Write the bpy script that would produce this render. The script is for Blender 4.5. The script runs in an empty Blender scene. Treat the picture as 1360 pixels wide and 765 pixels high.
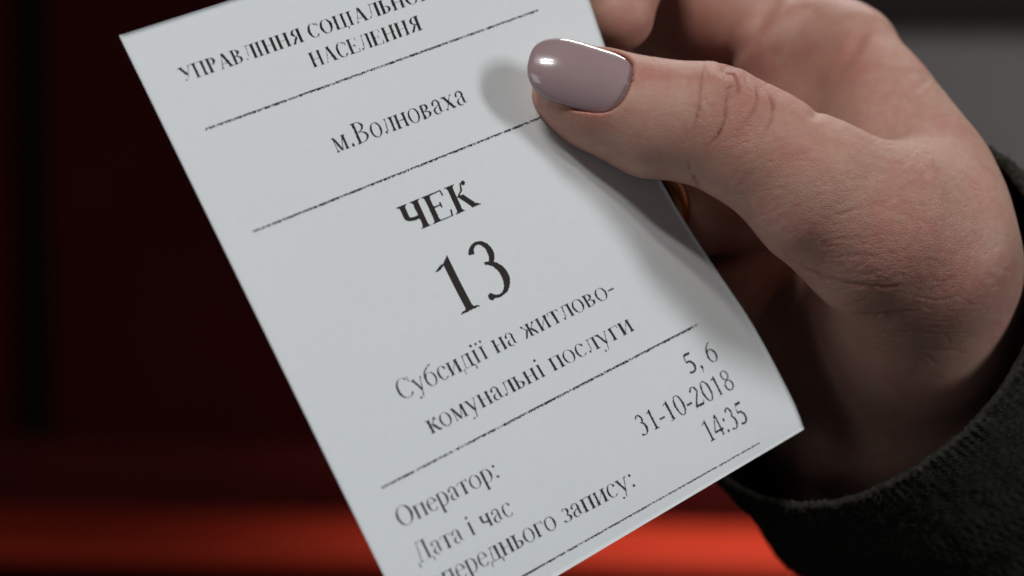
import bpy, math, random
import numpy as np
from mathutils import Vector, Matrix

random.seed(7)
rng = np.random.default_rng(11)
SC = bpy.context.scene
COL = SC.collection

# ------------------------------------------------------------------ camera
D = 335.0                      # mm from the lens to the middle of the ticket
S = 0.115                      # mm per photograph pixel at that distance
CAM = Vector((0.0, 0.0, 0.70))
PITCH = math.radians(3.0)
cd = bpy.data.cameras.new('camera')
cam = bpy.data.objects.new('camera', cd)
COL.objects.link(cam)
cam.location = CAM
cam.rotation_euler = (math.radians(90) - PITCH, 0, 0)
cd.sensor_width = 22.3
cd.lens = 22.3 * D / (1360 * S)
cd.clip_start = 0.02
cd.clip_end = 60
cd.dof.use_dof = True
cd.dof.focus_distance = (D - 1.0) / 1000
cd.dof.aperture_fstop = 6.7
cd.dof.aperture_blades = 7
SC.camera = cam
RM = np.array(Matrix.Rotation(math.radians(90) - PITCH, 3, 'X'))

# ------------------------------------------------------------------ world, lamps, exposure
w = bpy.data.worlds.new('World')
SC.world = w
w.use_nodes = True
bg = w.node_tree.nodes['Background']
bg.inputs[0].default_value = (0.75, 0.82, 1.0, 1)
bg.inputs[1].default_value = 0.036
SC.view_settings.view_transform = 'Standard'
SC.view_settings.look = 'None'
SC.view_settings.exposure = 0
SC.view_settings.gamma = 1

def area(name, loc, target, sx, sy, power, col, roll=0.0, spread=180):
    l = bpy.data.lights.new(name, 'AREA')
    l.shape = 'RECTANGLE'
    l.size = sx; l.size_y = sy
    l.energy = power; l.color = col; l.spread = math.radians(spread)
    o = bpy.data.objects.new(name, l)
    COL.objects.link(o)
    o.location = loc
    d = Vector(target) - Vector(loc)
    o.rotation_euler = d.to_track_quat('-Z', 'Y').to_euler()
    o.rotation_euler.rotate_axis('Z', roll)
    return o

SUB = (0.0, 0.335, 0.69)
area('ceiling_lamp', (-0.50, -1.00, 2.25), SUB, 0.42, 0.09, 12.0, (1.0, 0.985, 0.96), 0.25)
area('ceiling_lamp', (-0.42, -0.72, 2.30), SUB, 0.42, 0.09, 9.0, (1.0, 0.985, 0.96), 0.25)
area('ceiling_lamp', (1.65, -0.50, 1.40), SUB, 0.30, 0.6, 15.5, (0.93, 0.97, 1.0))
area('ceiling_lamp', (0.35, 1.85, 2.1), SUB, 1.2, 0.07, 1.5, (1.0, 0.98, 0.95), 0.0, 62)
area('fill_light', (-1.65, -1.6, 0.85), SUB, 0.7, 0.9, 3.2, (0.95, 0.97, 1.0))  # added fill, no real source: brightens the folded fingers and lower palm
sp = bpy.data.lights.new('bench_lamp', 'SPOT')
sp.energy = 150; sp.spot_size = math.radians(54); sp.spot_blend = 1.0
sp.shadow_soft_size = 0.12; sp.color = (1.0, 0.9, 0.8)
so = bpy.data.objects.new('bench_lamp', sp)
COL.objects.link(so)
so.location = (0.33, 1.50, 1.55)
so.rotation_euler = (math.radians(4), 0, 0)

# ------------------------------------------------------------------ helpers
def world(p):
    """millimetres in the subject's frame (x right, y up, z to the lens) -> metres in the world"""
    p = np.asarray(p, dtype=np.float64)
    q = p.copy()
    q[..., 2] -= D
    return (q @ RM.T) * 0.001 + np.array(CAM)

def Q(px, py, z):
    k = S * (D - z) / D
    return np.array([(px - 680) * k, (382.5 - py) * k, z])

def tag(o, label=None, cat=None, group=None, kind=None):
    if label: o['label'] = label
    if cat: o['category'] = cat
    if group: o['group'] = group
    if kind: o['kind'] = kind
    return o

def empty(name, loc):
    o = bpy.data.objects.new(name, None)
    COL.objects.link(o)
    o.location = loc
    o.empty_display_size = 0.02
    return o

def mesh_obj(name, verts, faces, mat, parent=None, smooth=True, origin=None):
    """verts: world metres"""
    verts = np.asarray(verts, dtype=np.float64)
    org = np.array(parent.location) if parent is not None else (verts.mean(0) if origin is None else np.array(origin))
    me = bpy.data.meshes.new(name)
    v = (verts - org).astype(np.float32)
    if isinstance(faces, np.ndarray):
        n, k = faces.shape
        me.vertices.add(len(v))
        me.vertices.foreach_set('co', v.ravel())
        me.loops.add(n * k)
        me.loops.foreach_set('vertex_index', faces.astype(np.int32).ravel())
        me.polygons.add(n)
        me.polygons.foreach_set('loop_start', np.arange(0, n * k, k, dtype=np.int32))
        me.polygons.foreach_set('loop_total', np.full(n, k, dtype=np.int32))
        me.update(calc_edges=True)
        me.validate()
    else:
        me.from_pydata([tuple(a) for a in v], [], faces)
        me.update()
    me.polygons.foreach_set('use_smooth', np.full(len(me.polygons), smooth, dtype=bool))
    me.materials.append(mat)
    o = bpy.data.objects.new(name, me)
    COL.objects.link(o)
    if parent is not None:
        o.parent = parent
    else:
        o.location = Vector(org)
    return o

def attr(o, name, data):
    a = o.data.attributes.new(name, 'FLOAT', 'POINT')
    a.data.foreach_set('value', np.asarray(data, dtype=np.float32))

def grid_faces(nu, nv, wrap_u=False):
    i = np.arange(nu if wrap_u else nu - 1)[:, None]
    j = np.arange(nv - 1)[None, :]
    i2 = (i + 1) % nu
    f = np.stack([i * nv + j + 0 * i, i2 * nv + j, i2 * nv + j + 1, i * nv + j + 1], -1)
    return f.reshape(-1, 4)

def sstep(a, b, x):
    t = np.clip((x - a) / (b - a), 0, 1)
    return t * t * (3 - 2 * t)

def pchip(x, y, xi):
    x = np.array(x, float); y = np.array(y, float)
    h = np.diff(x); dl = np.diff(y) / h
    m = np.zeros_like(y)
    for i in range(1, len(x) - 1):
        if dl[i - 1] * dl[i] > 0:
            w1 = 2 * h[i] + h[i - 1]; w2 = h[i] + 2 * h[i - 1]
            m[i] = (w1 + w2) / (w1 / dl[i - 1] + w2 / dl[i])
    m[0] = dl[0]; m[-1] = dl[-1]
    xi = np.asarray(xi, float)
    k = np.clip(np.searchsorted(x, xi) - 1, 0, len(x) - 2)
    t = (xi - x[k]) / h[k]
    return ((2*t**3 - 3*t**2 + 1) * y[k] + (t**3 - 2*t**2 + t) * h[k] * m[k]
            + (-2*t**3 + 3*t**2) * y[k+1] + (t**3 - t**2) * h[k] * m[k+1])

# smooth value noise on points, for cloth folds and skin relief
def vnoise(p, seed=0):
    p = np.asarray(p, dtype=np.float64)
    i = np.floor(p).astype(np.int64); f = p - i
    f = f * f * (3 - 2 * f)
    def hsh(a, b, c):
        n = (a * 73856093) ^ (b * 19349663) ^ (c * 83492791) ^ (seed * 2654435761)
        n = (n ^ (n >> 13)) * 1274126177 & 0x7fffffff
        n = n ^ (n >> 16)
        return (n & 0xffff) / 32767.5 - 1
    r = 0
    for a in (0, 1):
        for b in (0, 1):
            for c in (0, 1):
                wgt = (f[..., 0] if a else 1 - f[..., 0]) * (f[..., 1] if b else 1 - f[..., 1]) * (f[..., 2] if c else 1 - f[..., 2])
                r = r + wgt * hsh(i[..., 0] + a, i[..., 1] + b, i[..., 2] + c)
    return r

# ------------------------------------------------------------------ materials
def new_mat(name):
    m = bpy.data.materials.new(name)
    m.use_nodes = True
    nt = m.node_tree
    return m, nt, nt.nodes['Principled BSDF']

def N(nt, typ, **kw):
    n = nt.nodes.new(typ)
    for k, v in kw.items():
        if k.startswith('i_'):
            n.inputs[k[2:].replace('_', ' ')].default_value = v
        else:
            setattr(n, k, v)
    return n

def ramp(nt, src, stops):
    r = nt.nodes.new('ShaderNodeValToRGB')
    e = r.color_ramp.elements
    while len(e) > 2: e.remove(e[-1])
    while len(e) < len(stops): e.new(0.5)
    for k, (p, c) in enumerate(stops):
        e[k].position = p
        e[k].color = c if len(c) == 4 else (*c, 1)
    nt.links.new(src, r.inputs[0])
    return r.outputs[0]

def mixc(nt, a, b, fac, mode='MIX'):
    m = nt.nodes.new('ShaderNodeMix'); m.data_type = 'RGBA'; m.blend_type = mode
    for idx, s in ((0, fac), (6, a), (7, b)):
        if isinstance(s, (int, float)): m.inputs[idx].default_value = s
        elif isinstance(s, tuple): m.inputs[idx].default_value = (*s, 1) if len(s) == 3 else s
        else: nt.links.new(s, m.inputs[idx])
    return m.outputs[2]

def math_n(nt, op, a, b=None):
    m = nt.nodes.new('ShaderNodeMath'); m.operation = op
    for i, s in ((0, a), (1, b)):
        if s is None: continue
        if isinstance(s, (int, float)): m.inputs[i].default_value = s
        else: nt.links.new(s, m.inputs[i])
    return m.outputs[0]

def skin_material():
    m, nt, b = new_mat('skin')
    tc = N(nt, 'ShaderNodeTexCoord')
    big = N(nt, 'ShaderNodeTexNoise'); big.inputs['Scale'].default_value = 170; big.inputs['Detail'].default_value = 7; big.inputs['Roughness'].default_value = 0.62
    nt.links.new(tc.outputs['Object'], big.inputs['Vector'])
    mid = N(nt, 'ShaderNodeTexNoise'); mid.inputs['Scale'].default_value = 620; mid.inputs['Detail'].default_value = 3
    nt.links.new(tc.outputs['Object'], mid.inputs['Vector'])
    c = ramp(nt, big.outputs['Fac'], [(0.30, (0.485, 0.298, 0.215)), (0.5, (0.485, 0.262, 0.203)), (0.72, (0.475, 0.212, 0.172))])
    c2 = mixc(nt, c, (0.54, 0.345, 0.25), ramp(nt, mid.outputs['Fac'], [(0.45, (0, 0, 0)), (0.75, (0.55, 0.55, 0.55))]))
    ra = N(nt, 'ShaderNodeAttribute'); ra.attribute_name = 'flush'
    c3 = mixc(nt, c2, (0.45, 0.155, 0.115), ra.outputs['Fac'])
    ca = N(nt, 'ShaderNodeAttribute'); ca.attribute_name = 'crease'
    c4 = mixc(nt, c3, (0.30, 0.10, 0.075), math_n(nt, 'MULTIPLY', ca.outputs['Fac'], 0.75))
    nt.links.new(c4, b.inputs['Base Color'])
    b.inputs['Roughness'].default_value = 0.5
    b.inputs['Specular IOR Level'].default_value = 0.36
    b.inputs['Subsurface Weight'].default_value = 0.35
    b.inputs['Subsurface Radius'].default_value = (1.0, 0.35, 0.2)
    b.inputs['Subsurface Scale'].default_value = 0.0022
    # fine skin network: two scales of cells, stretched along the creases
    mp = N(nt, 'ShaderNodeMapping'); mp.inputs['Scale'].default_value = (1.0, 1.5, 1.5); mp.inputs['Rotation'].default_value = (0, 0.3, 0)
    wr = N(nt, 'ShaderNodeTexNoise'); wr.inputs['Scale'].default_value = 260; wr.inputs['Detail'].default_value = 2
    nt.links.new(tc.outputs['Object'], wr.inputs['Vector'])
    vm = N(nt, 'ShaderNodeVectorMath', operation='MULTIPLY_ADD')
    nt.links.new(wr.outputs['Color'], vm.inputs[0]); vm.inputs[1].default_value = (0.0022,) * 3
    nt.links.new(tc.outputs['Object'], vm.inputs[2])
    nt.links.new(vm.outputs[0], mp.inputs['Vector'])
    v1 = N(nt, 'ShaderNodeTexVoronoi', feature='DISTANCE_TO_EDGE'); v1.inputs['Scale'].default_value = 2100
    nt.links.new(mp.outputs[0], v1.inputs['Vector'])
    v2 = N(nt, 'ShaderNodeTexVoronoi', feature='DISTANCE_TO_EDGE'); v2.inputs['Scale'].default_value = 1250
    nt.links.new(mp.outputs[0], v2.inputs['Vector'])
    s1 = ramp(nt, v1.outputs['Distance'], [(0.0, (0, 0, 0)), (0.16, (1, 1, 1))])
    s2 = ramp(nt, v2.outputs['Distance'], [(0.0, (0, 0, 0)), (0.10, (1, 1, 1))])
    hgt = math_n(nt, 'ADD', math_n(nt, 'MULTIPLY', s1, 0.5), math_n(nt, 'MULTIPLY', s2, 0.8))
    fine = N(nt, 'ShaderNodeTexNoise'); fine.inputs['Scale'].default_value = 3500; fine.inputs['Detail'].default_value = 2
    nt.links.new(tc.outputs['Object'], fine.inputs['Vector'])
    hgt = math_n(nt, 'ADD', hgt, math_n(nt, 'MULTIPLY', fine.outputs['Fac'], 0.6))
    bp = N(nt, 'ShaderNodeBump'); bp.inputs['Distance'].default_value = 0.00007
    la = N(nt, 'ShaderNodeAttribute'); la.attribute_name = 'lines'
    nt.links.new(math_n(nt, 'ADD', math_n(nt, 'MULTIPLY', la.outputs['Fac'], 0.75), 0.10), bp.inputs['Strength'])
    nt.links.new(hgt, bp.inputs['Height'])
    nt.links.new(bp.outputs[0], b.inputs['Normal'])
    return m

def paper_material():
    m, nt, b = new_mat('thermal_paper')
    tc = N(nt, 'ShaderNodeTexCoord')
    n = N(nt, 'ShaderNodeTexNoise'); n.inputs['Scale'].default_value = 900; n.inputs['Detail'].default_value = 5
    nt.links.new(tc.outputs['Object'], n.inputs['Vector'])
    nt.links.new(ramp(nt, n.outputs['Fac'], [(0.3, (0.725, 0.75, 0.758)), (0.7, (0.745, 0.77, 0.775))]), b.inputs['Base Color'])
    b.inputs['Roughness'].default_value = 0.55
    b.inputs['Specular IOR Level'].default_value = 0.25
    n2 = N(nt, 'ShaderNodeTexNoise'); n2.inputs['Scale'].default_value = 2200; n2.inputs['Detail'].default_value = 3
    nt.links.new(tc.outputs['Object'], n2.inputs['Vector'])
    bp = N(nt, 'ShaderNodeBump'); bp.inputs['Strength'].default_value = 0.25; bp.inputs['Distance'].default_value = 0.00003
    nt.links.new(n2.outputs['Fac'], bp.inputs['Height']); nt.links.new(bp.outputs[0], b.inputs['Normal'])
    return m

def ink_material():
    m, nt, b = new_mat('thermal_print')
    a = N(nt, 'ShaderNodeAttribute'); a.attribute_name = 'ink'
    nt.links.new(mixc(nt, (0.71, 0.735, 0.745), (0.022, 0.015, 0.014), a.outputs['Fac']), b.inputs['Base Color'])
    b.inputs['Roughness'].default_value = 0.6
    b.inputs['Specular IOR Level'].default_value = 0.2
    return m

def plain(name, col, rough, noise=0.15, scale=40, spec=0.4, coat=0.0, metal=0.0, bump=0.0):
    m, nt, b = new_mat(name)
    tc = N(nt, 'ShaderNodeTexCoord')
    n = N(nt, 'ShaderNodeTexNoise'); n.inputs['Scale'].default_value = scale; n.inputs['Detail'].default_value = 4
    nt.links.new(tc.outputs['Object'], n.inputs['Vector'])
    lo = tuple(c * (1 - noise) for c in col); hi = tuple(min(1, c * (1 + noise)) for c in col)
    nt.links.new(ramp(nt, n.outputs['Fac'], [(0.3, lo), (0.7, hi)]), b.inputs['Base Color'])
    b.inputs['Roughness'].default_value = rough
    b.inputs['Specular IOR Level'].default_value = spec
    b.inputs['Coat Weight'].default_value = coat
    b.inputs['Coat Roughness'].default_value = 0.03
    b.inputs['Metallic'].default_value = metal
    if bump:
        bp = N(nt, 'ShaderNodeBump'); bp.inputs['Distance'].default_value = bump; bp.inputs['Strength'].default_value = 0.6
        nt.links.new(n.outputs['Fac'], bp.inputs['Height']); nt.links.new(bp.outputs[0], b.inputs['Normal'])
    return m

M_skin = skin_material()
M_paper = paper_material()
M_ink = ink_material()
M_nail = plain('mauve_nail_polish', (0.34, 0.235, 0.24), 0.22, 0.03, 300, 0.5, coat=1.0)
M_knit = plain('olive_knit', (0.025, 0.0235, 0.018), 0.9, 0.55, 1400, 0.15, bump=0.0002)
M_fuzz = plain('wool_fibre', (0.052, 0.048, 0.036), 0.8, 0.4, 900, 0.2)
M_gold = plain('gold', (0.40, 0.22, 0.10), 0.3, 0.05, 50, 0.5, metal=1.0)
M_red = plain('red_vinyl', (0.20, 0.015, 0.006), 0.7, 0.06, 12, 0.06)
M_shadered = plain('shaded_red_panel', (0.024, 0.002, 0.0018), 0.9, 0.25, 3, 0.04)  # backrest out of the overhead light, its shade put into the colour
M_shadevinyl = plain('shaded_red_vinyl', (0.035, 0.003, 0.0024), 0.8, 0.2, 6, 0.06)  # darker copy of the red vinyl, weak light put into its colour
M_black = plain('black_metal_and_shade', (0.004, 0.0035, 0.0035), 0.8, 0.2, 5, 0.05)
M_grey = plain('grey_wall_paint', (0.50, 0.45, 0.43), 0.7, 0.12, 2.5, 0.3)
M_brown = plain('dark_brown_wood', (0.03, 0.018, 0.014), 0.6, 0.3, 6, 0.3)
M_floor = plain('dark_floor', (0.03, 0.025, 0.025), 0.5, 0.2, 4, 0.3)

# ------------------------------------------------------------------ the setting
def box_vf(x0, x1, y0, y1, z0, z1):
    v = np.array([(x, y, z) for x in (x0, x1) for y in (y0, y1) for z in (z0, z1)], float)
    f = [(0, 1, 3, 2), (4, 6, 7, 5), (0, 4, 5, 1), (2, 3, 7, 6), (0, 2, 6, 4), (1, 5, 7, 3)]
    return v, f

def rounded_box(name, x0, x1, y0, y1, z0, z1, r, mat, parent=None, yaw=0.0, pivot=(0, 0)):
    import bmesh
    v, f = box_vf(x0, x1, y0, y1, z0, z1)
    bm = bmesh.new()
    bv = [bm.verts.new(a) for a in v]
    for a in f: bm.faces.new([bv[i] for i in a])
    bmesh.ops.recalc_face_normals(bm, faces=bm.faces)
    if r > 0:
        bmesh.ops.bevel(bm, geom=list(bm.edges), offset=r, segments=4, profile=0.5, affect='EDGES')
    me_v = np.array([a.co[:] for a in bm.verts])
    bm.verts.index_update()
    ff = [[q.index for q in a.verts] for a in bm.faces]
    bm.free()
    c, s = math.cos(yaw), math.sin(yaw)
    X = me_v[:, 0] - pivot[0]; Y = me_v[:, 1] - pivot[1]
    me_v[:, 0] = pivot[0] + X * c - Y * s
    me_v[:, 1] = pivot[1] + X * s + Y * c
    return mesh_obj(name, me_v, ff, mat, parent, smooth=False)

fl, ff = box_vf(-6, 6, -3, 6, -0.05, 0.0)
tag(mesh_obj('floor', fl, ff, M_floor, smooth=False), kind='structure')
rail = box_vf(-6, 6, 3.13, 3.196, 0.915, 1.5)
tag(mesh_obj('wall_rail', rail[0], rail[1], M_brown, smooth=False), kind='structure')
wl, wf = box_vf(-6, 6, 3.2, 3.3, 0.0, 3.0)
tag(mesh_obj('back_wall', wl, wf, M_grey, smooth=False), kind='structure')

YAW = math.radians(-9)
bench = empty('bench', (0.0, 1.6, 0.0))
tag(bench, 'red vinyl bench with a red backrest darkened as if in shade, out of focus behind the ticket', 'bench')
PV = (0, 1.56)
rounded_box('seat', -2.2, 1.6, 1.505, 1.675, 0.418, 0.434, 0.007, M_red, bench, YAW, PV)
rounded_box('shaded_seat_front', -2.2, 1.6, 1.54, 1.68, 0.22, 0.414, 0.005, M_black, bench, YAW, PV)  # seat front in shadow, the shade painted as black
for lx in (-2.0, -0.3, 1.4):
    rounded_box('leg', lx, lx + 0.05, 1.50, 1.55, 0.0, 0.218, 0.004, M_black, bench, YAW, PV)
rounded_box('lower_cushion', -2.2, 1.6, 1.682, 1.76, 0.413, 0.485, 0.02, M_shadevinyl, bench, YAW, PV)
rounded_box('backrest', -2.2, -0.435, 1.70, 1.757, 0.460, 1.35, 0.02, M_shadered, bench, YAW, PV)
rounded_box('backrest', -0.408, 0.20, 1.70, 1.757, 0.460, 1.35, 0.02, M_shadered, bench, YAW, PV)
rounded_box('post', -0.434, -0.409, 1.735, 1.753, 0.43, 1.30, 0.002, M_black, bench, YAW, PV)

# ------------------------------------------------------------------ the ticket
TICKET_U = 78.0
TICKET_V = 105.6
VPX = 918.0
_vk = [0, 157, 306, 694, 886, 918]
_yk = [-138, -10, 112, 402, 555, 570]
_ey = [-138, 0, 57, 150, 244, 300, 380, 420, 498, 545, 570]
_ex = [737, 783, 802, 838, 880, 913, 966, 993, 1036, 1059, 1068]
_vs = np.linspace(0, VPX, 400)
_ys = pchip(_vk, _yk, _vs)
_xs = pchip(_ey, _ex, _ys)
_ker = np.exp(-np.linspace(-2, 2, 25) ** 2); _ker /= _ker.sum()
def _sm(a):
    p = np.concatenate([2 * a[0] - a[12:0:-1], a, 2 * a[-1] - a[-2:-14:-1]])
    return np.convolve(p, _ker, 'valid')
_ys = _sm(_ys); _xs = _sm(_xs)

def paper_px(u, v):
    vp = np.asarray(v) * VPX
    lx = 158 + vp * 0.4401; ly = 47 + vp * 0.8976
    rx = np.interp(vp, _vs, _xs); ry = np.interp(vp, _vs, _ys)
    return lx + (rx - lx) * u, ly + (ry - ly) * u

def paper(u, v, lift=0.0):
    """u across 0..1, v down 0..1 -> mm"""
    u = np.asarray(u, float); v = np.asarray(v, float)
    px, py = paper_px(u, v)
    z = (600 - px) * S * 0.53 + (py - 250) * S * 0.36
    z = z + 3.4 * (1 - (2 * v - 1) ** 2) * (1 - 0.3 * u)
    z = z - 3.0 * sstep(0.72, 1.0, u) ** 2 * sstep(0.45, 0.85, v)
    z = z - 1.2 * sstep(0.2, 0.0, u) * (1 - v)
    z = z + .28 * vnoise(np.stack([u * 2.7 + 5, v * 3.6 + 2, u * 0], -1), 14) + .06 * vnoise(np.stack([u * 9, v * 12, u * 0 + 1], -1), 15)
    z = z + lift
    k = S * (D - z) / D
    return np.stack([(px - 680) * k, (382.5 - py) * k, z], -1)

def px_to_uv(px, py):
    u, v = 0.5, 0.5
    for _ in range(60):
        a = np.array(paper_px(u, v)); e = 1e-3
        ju = (np.array(paper_px(u + e, v)) - a) / e
        jv = (np.array(paper_px(u, v + e)) - a) / e
        r = np.array([px, py]) - a
        du, dv = np.linalg.solve(np.stack([ju, jv], 1), r)
        u += du; v += dv
    return float(u), float(v)

tk_base = world(paper(1.0, 1.0))
ticket = empty('queue_ticket', Vector(tk_base))
tag(ticket, 'white printed queue ticket with the number 13, pinched between thumb and index finger', 'ticket')
nu, nv = 90, 120
uu, vv = np.meshgrid(np.linspace(0, 1, nu), np.linspace(0, 1, nv), indexing='ij')
front = paper(uu, vv).reshape(-1, 3)
back = paper(uu, vv, -0.09).reshape(-1, 3)
F = grid_faces(nu, nv)
nfr = len(front)
rim = []
idx = np.arange(nu * nv).reshape(nu, nv)
loop = list(idx[:, 0]) + list(idx[-1, 1:]) + list(idx[-2::-1, -1]) + list(idx[0, -2:0:-1])
for a, b_ in zip(loop, loop[1:] + loop[:1]):
    rim.append((a, b_, b_ + nfr, a + nfr))
allF = np.concatenate([F, F[:, ::-1] + nfr, np.array(rim)])
mesh_obj('paper', world(np.concatenate([front, back])), allF, M_paper, ticket, smooth=True)

# --- lettering: serif strokes, laid down as the dots of a thermal printer
CELL = 0.10
def poly_strip(pts_a, pts_b):
    return [np.array([pts_a[i], pts_a[i + 1], pts_b[i + 1], pts_b[i]]) for i in range(len(pts_a) - 1)]

class Pen:
    def __init__(s, bold, H=0.66, xs=1.0):
        s.w = 0.145 if bold else 0.098
        s.t = 0.034 if bold else 0.028
        s.H = H; s.xs = xs; s.q = []
        s.sf = 0.07 * min(1, H / 0.6)
    def quad(s, pts): s.q.append(np.array(pts, float))
    def L(s, x0, y0, x1, y1, w):
        x0 *= s.xs; x1 *= s.xs
        dx, dy = x1 - x0, y1 - y0
        # strokes are cut horizontally, as in a serif face
        if abs(dy) < 1e-3:
            s.quad([(x0, y0 - w / 2), (x1, y1 - w / 2), (x1, y1 + w / 2), (x0, y0 + w / 2)]); return
        hw = w / 2 * math.hypot(dx, dy) / abs(dy)
        hw = min(hw, w * 1.2)
        s.quad([(x0 - hw, y0), (x0 + hw, y0), (x1 + hw, y1), (x1 - hw, y1)])
    def serif(s, x, y, up, w=None):
        w = s.w if w is None else w
        x = x * s.xs
        h = s.t * 0.9 * (1 if up else -1)
        s.quad([(x - w / 2 - s.sf, y), (x + w / 2 + s.sf, y), (x + w / 2 + s.sf * .9, y + h), (x - w / 2 - s.sf * .9, y + h)])
        s.quad([(x - w / 2 - s.sf * .4, y + h), (x + w / 2 + s.sf * .4, y + h), (x + w / 2, y + h * 2.4), (x - w / 2, y + h * 2.4)])
    def stem(s, x, y0, y1, a=1, b=1):
        s.quad([(x * s.xs - s.w / 2, y0), (x * s.xs + s.w / 2, y0), (x * s.xs + s.w / 2, y1), (x * s.xs - s.w / 2, y1)])
        if a: s.serif(x, y0, True)
        if b: s.serif(x, y1, False)
    def arc(s, cx, cy, rx, ry, a0, a1, wk=None, tk=None, n=20):
        cx *= s.xs; rx *= s.xs
        wk = s.w if wk is None else wk; tk = s.t if tk is None else tk
        A = np.radians(np.linspace(a0, a1, n))
        o = np.stack([cx + rx * np.cos(A), cy + ry * np.sin(A)], 1)
        i = np.stack([cx + (rx - wk) * np.cos(A), cy + (ry - tk) * np.sin(A)], 1)
        s.q += poly_strip(o, i)
    def dot(s, x, y, r):
        x *= s.xs
        A = np.radians(np.linspace(0, 360, 13))
        o = np.stack([x + r * np.cos(A), y + r * np.sin(A)], 1)
        s.q += [np.array([(x, y), o[i], o[i + 1]]) for i in range(12)]

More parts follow.
